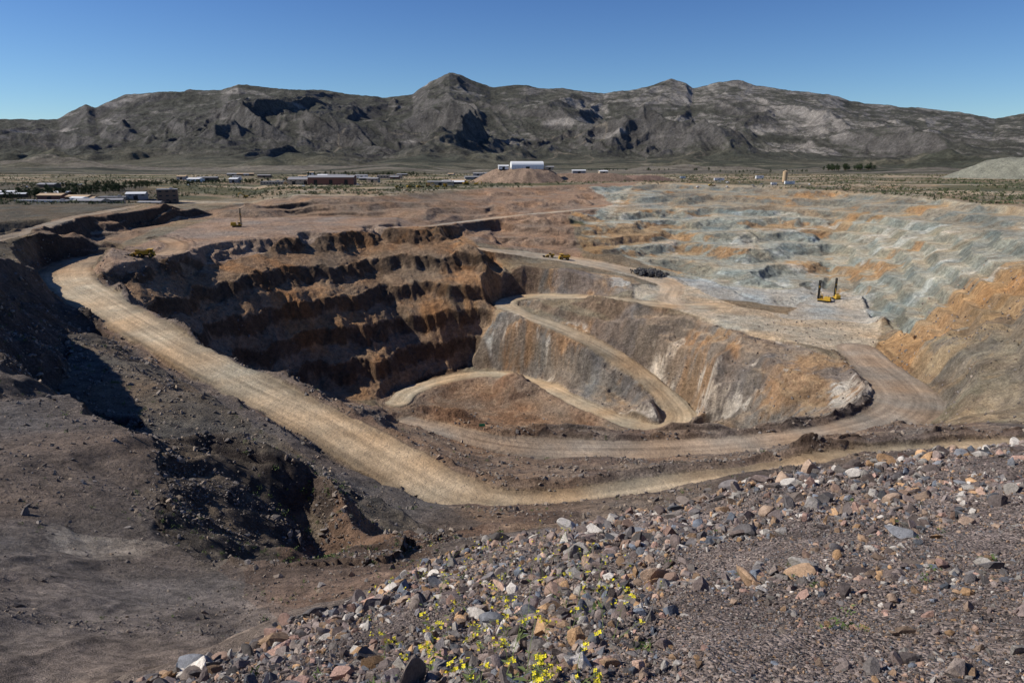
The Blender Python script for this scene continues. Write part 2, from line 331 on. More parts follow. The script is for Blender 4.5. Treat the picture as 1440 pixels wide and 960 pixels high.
mm=(zDW*sm(-nF,.0,.5)*.45)[...,None]; CF=CF*(1-mm)+cd*.6*mm; CS=CS*(1-mm)+cd*.6*mm
paint(zone([(530,558),(640,524),(700,516),(830,560),(900,600),(700,640),(560,620)],4),(.29,.20,.135),(.2,.13,.09))
paint(zone([(570,575),(640,545),(720,548),(780,600),(700,600)],4)*sm(nF+.3,-.1,.4),(.22,.135,.085),(.16,.10,.065),.8)
paint(pla,(.32,.235,.175),(.24,.175,.13))
paint(flatpad,(.52,.435,.32),(.4,.34,.25))
paint(flatpad*zone([(1050,400),(1180,395),(1240,450),(1100,445)],6),(.45,.43,.38),None,.8)
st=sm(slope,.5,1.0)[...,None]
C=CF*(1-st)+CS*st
trk=.55*vn(RD/1.6,RS/60,3)+.6*vn(RD/.7,RS/35,4)+.5*vn(RD/5,RS/25,9)
for idx,c in {1:(.45,.35,.235),2:(.35,.275,.205),3:(.43,.335,.225),4:(.44,.35,.25),5:(.40,.32,.235),6:(.27,.22,.165)}.items():
    m=(inside*(RI==idx))[...,None]
    c=np.array(c,np.float32)*(1+.28*trk[...,None])
    if idx==1:
        k=sm(RS,470,560)[...,None]; c=c*(1-k)+c*np.array((.84,.77,.76))*k
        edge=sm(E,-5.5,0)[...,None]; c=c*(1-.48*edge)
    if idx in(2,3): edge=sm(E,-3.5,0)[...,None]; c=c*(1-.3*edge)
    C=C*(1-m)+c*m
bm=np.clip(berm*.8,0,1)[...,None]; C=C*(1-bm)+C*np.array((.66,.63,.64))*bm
C*=(1+.24*fbm(XX,YY,9,4,21)+.12*fbm(XX,YY,80,3,25))[...,None]
C*=(1+.12*np.stack([fbm(XX,YY,20,3,41),0*XX,-fbm(XX,YY,20,3,41)],-1))
C*=np.array((1.03,1.0,.95),np.float32)
C=np.clip(C,.015,.8)
fore_w=[(-6,.8),(-4.6,6.1),(-3.6,8.8),(-3,14.8),(-1,19),(1.5,15.5),(5,14),(8,13.5),(12,12.5),(40,12),(40,.8)]
grav=zone(None,.6,fore_w)
fc=np.array((.17,.135,.115),np.float32)*(1+.25*fbm(XX,YY,2.,3,33))[...,None]
C=C*(1-grav[...,None])+fc*grav[...,None]
print("colour",time.time()-T0)
# ------------------------------------------------------------------ mesh creation
def mk_mesh(name,V,Q,col,mats,extra=None,smooth_=True):
    used=np.unique(Q); rem=np.full(len(V),-1,np.int64); rem[used]=np.arange(len(used)); V=V[used]; Qn=rem[Q]
    me=bpy.data.meshes.new(name); n=Qn.shape[1]
    me.vertices.add(len(V)); me.vertices.foreach_set('co',V.astype(np.float32).ravel())
    me.loops.add(Qn.size); me.loops.foreach_set('vertex_index',Qn.astype(np.int32).ravel())
    me.polygons.add(len(Qn)); me.polygons.foreach_set('loop_start',np.arange(0,Qn.size,n,dtype=np.int32))
    me.polygons.foreach_set('use_smooth',np.full(len(Qn),smooth_))
    me.update(calc_edges=True)
    if col is not None:
        at=me.attributes.new('Col','FLOAT_COLOR','POINT'); c4=np.ones((len(V),4),np.float32); c4[:,:3]=col[used]; at.data.foreach_set('color',c4.ravel())
    if extra is not None:
        at=me.attributes.new('grav','FLOAT','POINT'); at.data.foreach_set('value',extra[used].astype(np.float32))
    for m in mats: me.materials.append(m)
    ob=bpy.data.objects.new(name,me); scene.collection.objects.link(ob); return ob
def gridq(nr,nc):
    i=np.arange(nr*nc).reshape(nr,nc)
    return np.stack([i[:-1,:-1],i[:-1,1:],i[1:,1:],i[1:,:-1]],-1).reshape(-1,4)
class NB:
    def __init__(s,name):
        s.m=bpy.data.materials.new(name); s.m.use_nodes=True; s.t=s.m.node_tree; s.b=s.t.nodes['Principled BSDF']
        s.b.inputs['Roughness'].default_value=.95; s.b.inputs['Specular IOR Level'].default_value=.15
    def n(s,ty,**k):
        nd=s.t.nodes.new(ty)
        for a,b_ in k.items():
            if a.startswith('i_'):
                key=a[2:]; key=int(key) if key.isdigit() else key.replace('_',' ')
                if isinstance(b_,bpy.types.NodeSocket): s.t.links.new(b_,nd.inputs[key])
                else: nd.inputs[key].default_value=b_
            else: setattr(nd,a,b_)
        return nd
    def noise(s,vec,sc,det=5,ro=.6):
        return s.n('ShaderNodeTexNoise',i_Vector=vec,i_Scale=sc,i_Detail=float(det),i_Roughness=ro).outputs[0]
    def math(s,op,a,b_=0.,c=0.):
        return s.n('ShaderNodeMath',operation=op,i_0=a,i_1=b_,i_2=c).outputs[0]
    def mapr(s,v,a,b_,c,d): return s.n('ShaderNodeMapRange',i_0=v,i_1=a,i_2=b_,i_3=c,i_4=d).outputs[0]
    def scale(s,col,f): return s.n('ShaderNodeVectorMath',operation='SCALE',i_0=col,i_3=f).outputs[0]
    def base(s,c): s.t.links.new(c,s.b.inputs['Base Color'])
    def bump(s,h,dist,st=1.):
        nb=s.n('ShaderNodeBump',i_Height=h,i_Distance=dist,i_Strength=st); s.t.links.new(nb.outputs[0],s.b.inputs['Normal'])
def terrain_mat(name,road_=False):
    B=NB(name); pos=B.n('ShaderNodeNewGeometry').outputs['Position']; col=B.n('ShaderNodeAttribute',attribute_name='Col').outputs['Color']
    g=B.n('ShaderNodeAttribute',attribute_name='grav').outputs['Fac']
    a=B.noise(pos,.35,6,.65); b_=B.noise(pos,1.6,8,.75)
    k=.4 if road_ else 1.
    f=B.math('MULTIPLY',B.mapr(a,.25,.75,1-.5*k,1+.5*k),B.mapr(b_,.3,.7,1-.55*k,1+.55*k))
    vor=B.n('ShaderNodeTexVoronoi',i_Vector=pos,i_Scale=38.,i_Randomness=1.); 
    vg=B.n('ShaderNodeSeparateColor',i_0=vor.outputs['Color'])
    f2=B.mapr(vg.outputs[0],0,1,.4,1.9)
    f=B.math('MULTIPLY',f,B.n('ShaderNodeMix',data_type='FLOAT',i_0=g,i_2=1.0,i_3=f2).outputs[0])
    B.base(B.scale(col,f))
    h1=B.math('MULTIPLY',B.noise(pos,.45,9,.7),2.2*k)
    h1=B.math('ADD',h1,B.math('MULTIPLY',B.noise(pos,3.,5,.7),.4*k))
    h2=B.math('MULTIPLY',vor.outputs['Distance'],-.03)
    h2=B.math('ADD',h2,B.math('MULTIPLY',B.noise(pos,14.,5,.7),.06))
    B.bump(B.n('ShaderNodeMix',data_type='FLOAT',i_0=g,i_2=h1,i_3=h2).outputs[0],1.0,1.)
    return B.m
m_ter=terrain_mat("rocky_ground"); m_road=terrain_mat("graded_dirt",True)
V=np.stack([XX,YY,Z],-1).reshape(-1,3); Q=gridq(NR,NC)
nearf=np.maximum(grav,sm(-YY,-45,-25)*.8).ravel()
isr=(inside.ravel()>.5); rm=isr[Q].all(1)
mk_mesh("terrain",V,Q[~rm],C.reshape(-1,3),[m_ter],nearf)
mk_mesh("haul_road",V,Q[rm],C.reshape(-1,3),[m_road],nearf*0)
print("terrain mesh",time.time()-T0)
# ------------------------------------------------------------------ mountains
SKY=[(-900,190),(-500,178),(-200,172),(0,168),(80,168),(100,157),(120,147),(133,151),(150,143),(175,134),(200,131),(250,129),(310,126),(335,118),(352,121),(380,124),(450,127),(500,133),(545,137),(580,133),(605,114),(632,102),(660,112),(690,122),(740,119),(760,124),(790,124),(850,133),(895,126),(915,119),(945,112),(965,117),(975,124),(1010,115),(1040,113),(1070,121),(1100,126),(1160,132),(1200,143),(1290,152),(1360,159),(1400,166),(1440,160),(1600,165),(2200,185)]
YC=5400.
sa=[];se=[]
for u,v in SKY: x,y,d=ray(u,v); sa.append(x/y); se.append(d/y)
MA=np.linspace(-1.7,1.7,2000); MY=np.concatenate([geo(1680,5900,.0022),geo(5900,9000,.02)])
ma,my=np.meshgrid(MA,MY); mx=ma*my
wrp=fbm(mx,my,900,3,7); wr2=fbm(mx,my,200,3,17)
Hc=np.interp(ma,sa,se)*YC
yf=2150+350*fbm(ma*3000,ma*0,900,3,77)+300*sm(ma,.1,.6)
s=np.clip((my-yf)/(YC-yf),0,1.0); s2=s**1.6
hz=-46+(Hc+46)*(.16*s+.84*s2)
rid=0;amp=1.;wl=800.; prev=1.
for o in range(8):
    c,sn=math.cos(.4*o),math.sin(.4*o)
    n=np.abs(vn((mx*c-my*sn*.55+wrp*150+wr2*25)/wl*1.15,(mx*sn+my*c*.55+wrp*150)/wl,200+o*7))
    n=(1-np.clip(n*2.0,0,1))**1.2
    rid=rid+amp*(n-.4)*prev; prev=np.clip(.5+n*.8,0,1); amp*=.52; wl*=.5
envl=sm(s,.06,.42)*(1-s)**.6+.05
hz=hz+(rid-.02)*envl*(Hc+46)*.36
fh=np.clip(fbm(mx,my,420,5,301,.55)-.12,0,1)*sm(my,2000,2500)*(1-sm(my,3000,3700))*120
hz=hz+fh*(.6+.8*np.clip(rid,0,1))
lim=Hc*my/YC*.985
hz=np.where((my<YC*.985)&(s>.25),np.minimum(hz,lim-12*(1-s)+fbm(mx,my,90,3,311)*6),hz)
hz+=fbm(mx,my,120,5,310,.6)*9*sm(s,.05,.3)
bk=my>YC
hz=np.where(bk,Hc+fbm(mx,my,120,5,310,.6)*9-(my-YC)*.5,hz)
hz[0]=-52
da=np.gradient(hz,MA,axis=1)/my; dyy=np.gradient(hz,MY,axis=0)-ma*da; slp=np.hypot(da,dyy)
mc=np.empty(hz.shape+(3,),np.float32); mc[:]=(.085,.084,.066)
k=sm(slp+.25*fbm(mx,my,150,4,320),.35,.8)[...,None]; mc=mc*(1-k)+np.array((.125,.116,.105))*k
strata=np.sin((hz+fbm(mx,my,300,3,335)*60)/13.)*.5+.5
pale=sm(fbm(mx+my*.3,my*.5+hz*3,240,6,330,.6)+.6*sm(ma,-.12,.25)-.5+.8*(s-.5)+.22*strata,.1,.5)*sm(slp,.2,.55)
mc=mc*(1-.75*pale[...,None])+np.array((.34,.31,.275))*.75*pale[...,None]
pl=(1-sm(s,.0,.28))[...,None]; n=sm(fbm(mx,my*3,300,4,340),-.3,.4)[...,None]
mc=mc*(1-pl)+(np.array((.17,.155,.105))*(1-n)+np.array((.085,.087,.06))*n)*pl
fl=(sm(fbm(mx*.5,my*4,400,4,345),.2,.4)*(my<2300))[...,None]; mc=mc*(1-fl*.6)+np.array((.33,.28,.22))*fl*.6
trail=sm(-np.abs(fbm(mx,my*.8,700,3,350)),-.018,-.006)*(s<.45); mc=mc*(1-.5*trail[...,None])+np.array((.3,.25,.18))*.5*trail[...,None]
mc*=(1+.3*fbm(mx,my,60,4,360))[...,None]
B=NB("desert_mountain"); pos=B.n('ShaderNodeNewGeometry').outputs['Position']; col=B.n('ShaderNodeAttribute',attribute_name='Col').outputs['Color']
f=B.math('MULTIPLY',B.mapr(B.noise(pos,.02,8,.7),.25,.75,.55,1.45),B.mapr(B.noise(pos,.10,5,.75),.3,.7,.55,1.45)); B.base(B.scale(col,f))
B.bump(B.noise(pos,.015,12,.75),42.,1.)
mk_mesh("mountains",np.stack([mx,my,hz],-1).reshape(-1,3),gridq(len(MY),len(MA)),np.clip(mc,.01,.7).reshape(-1,3),[B.m])
print("mountains",time.time()-T0)
# ------------------------------------------------------------------ simple materials
def mat(name,c,rough=.7,metal=0.,var=.15,sc=3.):
    B=NB(name); pos=B.n('ShaderNodeTexCoord').outputs['Object']
    rgb=B.n('ShaderNodeRGB'); rgb.outputs[0].default_value=(*c,1)
    B.base(B.scale(rgb.outputs[0],B.mapr(B.noise(pos,sc,6,.65),.3,.7,1-var,1+var)))
    B.b.inputs['Roughness'].default_value=rough; B.b.inputs['Metallic'].default_value=metal; return B.m
M_yel=mat("yellow_paint",(.5,.31,.04),.5,var=.3); M_dark=mat("dark_steel",(.035,.033,.03),.6); M_tire=mat("tyre_rubber",(.03,.03,.03),.9)
M_glass=mat("window_glass",(.03,.04,.05),.15,var=.05); M_white=mat("white_paint",(.72,.72,.7),.5,var=.06); M_tan=mat("tan_metal",(.5,.36,.22),.6)
M_mar=mat("maroon_siding",(.2,.095,.07),.7); M_roof=mat("grey_roof",(.3,.29,.28),.5); M_beige=mat("beige_siding",(.38,.31,.23),.8); M_brown=mat("brown_siding",(.16,.115,.085),.8)
M_leaf=mat("tree_foliage",(.045,.062,.028),.9,var=.4); M_trunk=mat("bark",(.09,.065,.045),.95); M_green=mat("sign_green",(.03,.25,.13),.6)
B=NB("loose_rock"); pos=B.n('ShaderNodeNewGeometry').outputs['Position']; col=B.n('ShaderNodeAttribute',attribute_name='Col').outputs['Color']
f=B.math('MULTIPLY',B.mapr(B.noise(pos,9.,6,.7),.3,.7,.65,1.35),B.mapr(B.noise(pos,60.,4,.7),.3,.7,.7,1.3)); B.base(B.scale(col,f)); B.bump(B.noise(pos,35.,6,.75),.02,1.); M_rock=B.m
# ------------------------------------------------------------------ rocks
import bmesh
def ico(sub):
    bm_=bmesh.new(); bmesh.ops.create_icosphere(bm_,subdivisions=sub,radius=1); v=np.array([q.co[:] for q in bm_.verts]); f_=np.array([[w_2.index for w_2 in q.verts] for q in bm_.faces]); bm_.free(); return v,f_
def rockvars(sub,K,jit):
    v,f_=ico(sub); out=[]
    for k in range(K):
        q=v.copy()
        for _ in range(9):
            n=rng.normal(size=3); n/=np.linalg.norm(n); d=rng.uniform(.25,.7); t=q@n-d; q-=np.where(t>0,t,0)[:,None]*n*.97
        q*=(1+jit*rng.normal(size=(len(q),1))); q/=np.abs(q).max()*.9; out.append(q)
    return np.array(out),f_
def rocks(name,px,py,size,pal,sub,flat=.75,sink=.25,jit=.05,vr=(.5,1.5)):
    K=24; vs,f_=rockvars(sub,K,jit); N=len(px); k=rng.integers(0,K,N); q=vs[k]
    sc=rng.uniform(.5,1.35,(N,1,3)); sc[...,2]*=flat; q=q*sc
    e=rng.normal(size=(N,4)); e[:,1:3]*=.5; e/=np.linalg.norm(e,axis=1)[:,None]; w0,x0,y0,z0=e.T
    R=np.stack([1-2*(y0*y0+z0*z0),2*(x0*y0-z0*w0),2*(x0*z0+y0*w0),2*(x0*y0+z0*w0),1-2*(x0*x0+z0*z0),2*(y0*z0-x0*w0),2*(x0*z0-y0*w0),2*(y0*z0+x0*w0),1-2*(x0*x0+y0*y0)],-1).reshape(N,3,3)
    q=np.einsum('nij,nvj->nvi',R,q)*size[:,None,None]
    pz=zat(px,py)+size*(flat*.6-sink)
    q=q+np.stack([px,py,pz],-1)[:,None,:]
    pal=np.array(pal); c=pal[rng.integers(0,len(pal),N)]*rng.uniform(vr[0],vr[1],(N,1))
    col=np.repeat(c[:,None,:],q.shape[1],1).reshape(-1,3)
    Fq=(f_[None]+(np.arange(N)*q.shape[1])[:,None,None]).reshape(-1,3)
    return mk_mesh(name,q.reshape(-1,3),Fq,np.clip(col,.01,.8),[M_rock],None,False)
PAL=[(.2,.16,.14),(.24,.185,.16),(.17,.148,.132),(.26,.21,.175),(.15,.135,.13),(.30,.215,.155),(.31,.28,.245),(.2,.155,.135),(.17,.152,.145),(.22,.17,.15),(.15,.152,.16),(.34,.225,.14),(.19,.155,.14),(.16,.128,.118)]
PAL2=PAL+[(.44,.40,.35),(.16,.175,.20),(.40,.27,.20),(.36,.23,.18),(.50,.45,.39),(.42,.26,.14)]
def inpoly(x,y,pts):
    m=np.zeros(x.shape,bool)
    for i in range(len(pts)):
        x1,y1=pts[i];x2,y2=pts[(i+1)%len(pts)]
        if y1==y2: continue
        m^=((y1>y)!=(y2>y))&(x<(x2-x1)*(y-y1)/(y2-y1)+x1)
    return m
def fore_pts(N,y0,y1,seed,th=-.45,thin=0.):
    r=np.random.default_rng(seed); y=y0*(y1/y0)**r.random(N*2); a=r.uniform(-1.05,1.05,N*2); x=a*y
    m=inpoly(x,y,fore_w)&(y<22)
    dens=vn(x/1.3,y/1.3,500)+.6*vn(x/.4,y/.4,510)
    fine=sm(x/y,.1,.4)*(1-sm(y,6.5,9.5))      # the fine-gravel apron on the right
    m&=(dens-thin*fine>th+r.normal(size=len(x))*.4)
    return x[m][:N],y[m][:N]
x,y=fore_pts(80000,2.3,19,1,-.9); rocks("gravel",x,y,y*rng.uniform(.0012,.0034,len(x)),PAL,1)
x,y=fore_pts(16000,2.3,19,2,-.5,.9); rocks("gravel",x,y,np.clip(y*.0050*np.exp(rng.normal(size=len(x))*.5),.012,.1),PAL2,1)
x,y=fore_pts(3000,2.8,19,3,-.1,.95); rocks("rock_rubble",x,y,np.clip(y*.0092*np.exp(rng.normal(size=len(x))*.5),.022,.18),PAL2,3,.65,.2,.012)
cx=[];cy=[]
for _ in range(1300):
    k=random.randrange(1,len(fore_w)-3); t=random.random(); a_,b_=fore_w[k],fore_w[k+1]
    cx.append(a_[0]+(b_[0]-a_[0])*t+random.gauss(0,.4)); cy.append(a_[1]+(b_[1]-a_[1])*t-abs(random.gauss(0,1.3)))
rocks("rock_rubble",np.array(cx),np.array(cy),np.clip(.065*np.exp(rng.normal(size=len(cx))*.6),.03,.28),PAL2,3,.7,.2,.012)
# mid-distance rubble
N=240000; r=np.random.default_rng(5); y=22*(420/22)**r.random(N); a=r.uniform(-.95,.95,N); x=a*y
i=np.clip(np.searchsorted(Y,y),0,NR-1); j=np.clip(np.searchsorted(A,a),0,NC-1)
pr=.07+.08*(y<200)+.35*ravine[i,j]+.4*ravine[i,j]*sm(slope[i,j],.3,.8)+.35*np.clip(berm[i,j],0,1)+.25*sm(slope[i,j],.6,1.2)+.15*inner[i,j]; pr*=(1-inside[i,j])*np.clip(.6+.9*vn(x/6,y/6,620),.1,1.4); pr[(grav[i,j]>0)]=0
k=(r.random(N)<pr); x,y=x[k],y[k]
print("rubble",len(x))
rocks("rubble",x,y,np.clip(y*.0015*np.exp(rng.normal(size=len(x))*.6),.03,.8),[(.2,.17,.145),(.24,.195,.155),(.16,.138,.12),(.28,.22,.165),(.21,.185,.165),(.13,.115,.105)],1,vr=(.7,1.3))
bx,by,bz=cast(912,386); N=700
x=bx+rng.normal(size=N)*5; y=by+rng.normal(size=N)*3.5; rocks("ore_pile",x,y,rng.uniform(.4,1.7,N)*1.2,[(.06,.06,.06),(.09,.085,.08)],1,.9,-.5)
# ------------------------------------------------------------------ vegetation
def leafmass(name,cs,nl,ls,mats_,trunks=None):
    cs=np.array(cs); N=len(cs)
    d=rng.normal(size=(N,nl,3)); d/=np.linalg.norm(d,axis=2)[...,None]; rad=rng.uniform(.35,1.0,(N,nl,1))
    c=cs[:,None,:3]+d*rad*cs[:,None,3:4]*np.array((1,1,.85))
    u=rng.normal(size=(N,nl,3)); v_=rng.normal(size=(N,nl,3)); L=ls*cs[:,None,3:4]
    q=np.stack([c,c+u*L,c+v_*L],2).reshape(-1,3)
    f_=np.arange(len(q)).reshape(-1,3)
    return mk_mesh(name,q,f_,None,mats_,None,False)
M_scrub=mat("scrub_foliage",(.09,.105,.05),.9,var=.4); M_weed=mat("weed_foliage",(.10,.14,.045),.8,var=.3)
N=12000; r=np.random.default_rng(9); y=22*(230/22)**r.random(N); a=r.uniform(-.95,.5,N); x=a*y
i=np.clip(np.searchsorted(Y,y),0,NR-1); j=np.clip(np.searchsorted(A,a),0,NC-1)
k=(inside[i,j]<.05)&(grav[i,j]<.01)&(vn(x/12,y/12,600)>.05)&(r.random(N)<.08+.6*ravine[i,j]); x,y=x[k],y[k]
rr=np.clip(y*.0035*np.exp(r.normal(size=len(x))*.4),.07,.65); leafmass("desert_scrub",np.stack([x,y,zat(x,y)+rr*.4,rr],-1),34,.22,[M_weed])
N=22000; y=620*(1650/620)**r.random(N); a=r.uniform(-1,1,N); x=a*y; i=np.clip(np.searchsorted(Y,y),0,NR-1); j=np.clip(np.searchsorted(A,a),0,NC-1)
k=(rw[i,j]<.1)&(far[i,j]<.1)&(zBL[i,j]<.1)&(Z[i,j]>-52)&(vn(x/60,y/90,610)>-.35); x,y=x[k],y[k]; rr=r.uniform(.6,1.9,len(x)); leafmass("desert_scrub",np.stack([x,y,zat(x,y)+rr*.4,rr],-1),10,.6,[M_scrub])
def trees(name,pts):
    cl=[]; Vt=[];Ft=[]
    for (x,y,z,h) in pts:
        for _ in range(16):
            a=random.uniform(0,6.28); rr=random.uniform(0,.34)*h; zz=random.uniform(.28,.95)*h; rr*=1.15-abs(zz/h-.5)
            cl.append((x+rr*math.cos(a),y+rr*math.sin(a),z+zz,random.uniform(.1,.2)*h))
        b0=len(Vt); 
        for zz,rd in((-.3,.05*h),(.6*h,.02*h)):
            for k in range(5): Vt.append((x+rd*math.cos(k*1.257),y+rd*math.sin(k*1.257),z+zz))
        for k in range(5): Ft.append((b0+k,b0+(k+1)%5,b0+5+(k+1)%5,b0+5+k))
    o=leafmass(name,cl,26,.35,[M_leaf])
    t=mk_mesh("trunks",np.array(Vt,float),np.array(Ft),None,[M_trunk]); t.parent=o
def line_pts(u0,v0,u1,v1,n,h,sp):
    o=[]
    for k in range(n):
        t=random.random(); x,y,z=S(u0+(u1-u0)*t+random.uniform(-3,3),v0+(v1-v0)*t,-46)
        y+=random.uniform(-sp,sp)
        if y<1680: z=float(zat(x,y))
        o.append((x,y,z,h*random.uniform(.5,1.3)))
    return o
trees("distant_trees",line_pts(1160,240,1232,239,44,15,30)+line_pts(0,278,190,268,170,7,70)+line_pts(430,245,600,246,90,7,60)+line_pts(60,264,420,256,130,6,60)+line_pts(820,240,1000,240,30,7,30)+line_pts(1000,243,1150,242,30,6,30))
print("veg",time.time()-T0)
# ------------------------------------------------------------------ mesh part kit
class Kit:
    def __init__(s,name,loc,rotz=0):
        s.e=bpy.data.objects.new(name,None); scene.collection.objects.link(s.e); s.e.location=loc; s.e.rotation_euler=(0,0,rotz); s.p={}
    def g(s,part,m):
        if part not in s.p: s.p[part]=(bmesh.new(),m)
        return s.p[part][0]
    def box(s,part,m,c,d,rot=None,bev=0,taper=None):
        b_=s.g(part,m); r_=bmesh.ops.create_cube(b_,size=1); vs=r_['verts']
        for v in vs:
            v.co=Vector((v.co.x*d[0],v.co.y*d[1],v.co.z*d[2]))
            if taper and v.co.z>0: v.co.x*=taper[0]; v.co.y*=taper[1]
        Mx=Matrix.Translation(c)@(rot.to_4x4() if rot else Matrix())
        bmesh.ops.transform(b_,matrix=Mx,verts=vs)
    def cyl(s,part,m,a,b2,r1,r2=None,seg=14):
        b_=s.g(part,m); a=Vector(a);b2=Vector(b2); d=b2-a; r2=r1 if r2 is None else r2
        q=bmesh.ops.create_cone(b_,cap_ends=True,segments=seg,radius1=r1,radius2=r2,depth=d.length)
        bmesh.ops.transform(b_,matrix=Matrix.Translation((a+b2)/2)@d.to_track_quat('Z','Y').to_matrix().to_4x4(),verts=q['verts'])
    def prism(s,part,m,prof,x0,x1):
        b_=s.g(part,m); a=[b_.verts.new((x0,p[0],p[1])) for p in prof]; c=[b_.verts.new((x1,p[0],p[1])) for p in prof]
        b_.faces.new(a[::-1]); b_.faces.new(c); n=len(prof)
        for k in range(n): b_.faces.new((a[k],a[(k+1)%n],c[(k+1)%n],c[k]))
    def done(s):
        for nme,(b_,m) in s.p.items():
            bmesh.ops.recalc_face_normals(b_,faces=b_.faces[:]); me=bpy.data.meshes.new(nme); b_.to_mesh(me); b_.free(); me.materials.append(m)
            o=bpy.data.objects.new(nme,me); scene.collection.objects.link(o); o.parent=s.e
        return s.e
def ground(u,v,dz=0):
    x,y,z=cast(u,v); return (x,y,float(zat(x,y))+dz)
def drill_rig(u,v,rz,sc=1.):
    K=Kit("drill_rig",ground(u,v,-.15),rz); 
    for sg in(-1,1):
        K.box("track",M_dark,(0,sg*2.1,.6),(6.5,.9,1.1)); K.cyl("track",M_dark,(3.2,sg*2.1-.45,.6),(3.2,sg*2.1+.45,.6),.55); K.cyl("track",M_dark,(-3.2,sg*2.1-.45,.6),(-3.2,sg*2.1+.45,.6),.55)
    K.box("deck",M_yel,(-.5,0,1.6),(9.5,3.8,.5)); K.box("engine_house",M_yel,(-2.6,0,3.0),(4.6,3.2,2.3),taper=(.95,.9)); K.box("cab",M_yel,(2.2,-1.3,3.1),(1.8,1.6,2.4)); K.box("cab_window",M_glass,(2.2,-1.3,3.5),(1.84,1.64,1.0))
    K.cyl("exhaust",M_dark,(-3.5,.8,4.1),(-3.5,.8,5.2),.15)
    for dx in(3.3,4.4):
        for dy in(-.55,.55): K.box("mast",M_dark,(dx,dy+.4,8.4),(.26,.26,14))
    z=1.6
    while z<15:
        for dy in(-.15,.95):
            K.cyl("mast_lattice",M_dark,(3.3,dy,z),(4.4,dy,z+1.1),.1,seg=5)
        for dx in(3.3,4.4): K.cyl("mast_lattice",M_dark,(dx,-.15,z+1.1),(dx,.95,z+1.1),.1,seg=5)
        z+=1.1
    K.cyl("drill_string",M_dark,(3.85,.4,0.),(3.85,.4,14.5),.2); K.box("rotary_head",M_yel,(3.85,.4,11),(1.2,1.0,1.2)); K.box("mast_crown",M_dark,(3.85,.4,15.6),(1.5,1.4,.7))
    K.cyl("mast_brace",M_yel,(-.5,.4,1.8),(3.3,.4,8),.14); e=K.done(); e.scale=(sc,)*3
def wheels(K,pts,r,wd):
    for x,y in pts:
        K.cyl("wheels",M_tire,(x,y-wd/2,r),(x,y+wd/2,r),r,seg=20); K.cyl("hubs",M_yel,(x,y-wd/2-.03,r),(x,y+wd/2+.03,r),r*.45)
def haul_truck(u,v,rz,name="haul_truck"):
    K=Kit(name,ground(u,v,-.1),rz)
    wheels(K,[(3.2,1.9),(3.2,-1.9)],1.25,.9); wheels(K,[(-2.2,1.9),(-2.2,-1.9)],1.25,1.4)
    K.box("chassis",M_dark,(.4,0,1.5),(8.2,1.6,.7)); K.box("hood",M_yel,(4.0,0,2.4),(2.0,3.0,1.7)); K.box("bumper",M_yel,(5.05,0,1.3),(.3,3.8,.7)); K.box("platform",M_yel,(3.4,0,3.3),(2.6,4.6,.15))
    K.box("cab",M_yel,(3.2,1.1,4.1),(1.6,1.5,1.45)); K.box("cab_window",M_glass,(3.25,1.1,4.25),(1.64,1.54,.75))
    K.prism("dump_body",M_yel,[(-2.3,2.2),(2.3,2.2),(2.7,4.4),(2.5,4.4),(2.0,2.6),(-2.0,2.6),(-2.5,4.4),(-2.7,4.4)],-4.4,2.0)
    K.box("canopy",M_yel,(2.9,0,4.95),(3.0,5.0,.18)); K.box("headboard",M_yel,(1.9,0,3.7),(.2,4.6,2.4)); K.box("load",M_brown,(-1.2,0,3.6),(5.4,3.7,1.6),taper=(.5,.4)); K.done()
def wheel_loader(u,v,rz):
    K=Kit("wheel_loader",ground(u,v,-.1),rz); wheels(K,[(2,1.5),(2,-1.5),(-2,1.5),(-2,-1.5)],1.1,.85)
    K.box("rear_frame",M_yel,(-2.3,0,2.3),(3.6,2.2,1.5),taper=(.92,.9)); K.box("front_frame",M_yel,(1.6,0,1.6),(2.4,1.4,1.2)); K.box("cab",M_yel,(-.2,0,3.3),(1.6,1.6,1.9)); K.box("cab_window",M_glass,(-.2,0,3.5),(1.64,1.64,1.1))
    for sg in(-.6,.6): K.cyl("lift_arm",M_yel,(1.2,sg,2.6),(4.3,sg,1.0),.22,seg=8)
    K.prism("bucket",M_dark,[(-1.8,.1),(1.8,.1),(1.8,1.7),(1.7,1.7),(1.7,.25),(-1.7,.25),(-1.7,1.7),(-1.8,1.7)],4.3,6.0); K.box("bucket_back",M_dark,(4.25,0,.95),(.12,3.6,1.6)); K.done()
def excavator(u,v,rz):
    K=Kit("excavator",ground(u,v,-.1),rz)
    for sg in(-1,1):
        K.box("track",M_dark,(0,sg*1.7,.6),(4.6,.8,1.1)); K.cyl("track",M_dark,(2.3,sg*1.7-.4,.6),(2.3,sg*1.7+.4,.6),.55); K.cyl("track",M_dark,(-2.3,sg*1.7-.4,.6),(-2.3,sg*1.7+.4,.6),.55)
    K.box("house",M_yel,(-.8,0,2.1),(4.6,3.2,1.5)); K.box("counterweight",M_yel,(-3.2,0,2.0),(.9,3.2,1.5)); K.box("cab",M_yel,(1.,1.0,2.7),(1.6,1.2,2.1)); K.box("cab_window",M_glass,(1.,1.,3.0),(1.64,1.24,1.2))
    K.cyl("boom",M_yel,(1.2,-.2,2.2),(4.6,-.2,6.0),.4,.3,8); K.cyl("boom",M_yel,(4.6,-.2,6.0),(7.4,-.2,5.2),.3,.25,8); K.cyl("stick",M_yel,(7.4,-.2,5.3),(8.0,-.2,1.8),.28,.2,8); K.cyl("hydraulic_ram",M_dark,(2.4,-.2,2.4),(4.6,-.2,5.6),.13,seg=6); K.box("bucket",M_dark,(7.6,-.2,1.1),(1.4,1.4,1.4),taper=(.6,1)); K.done()
drill_rig(1158,424,2.4,.95); drill_rig(1176,421,1.4,.95); drill_rig(333,319,.4,.9)
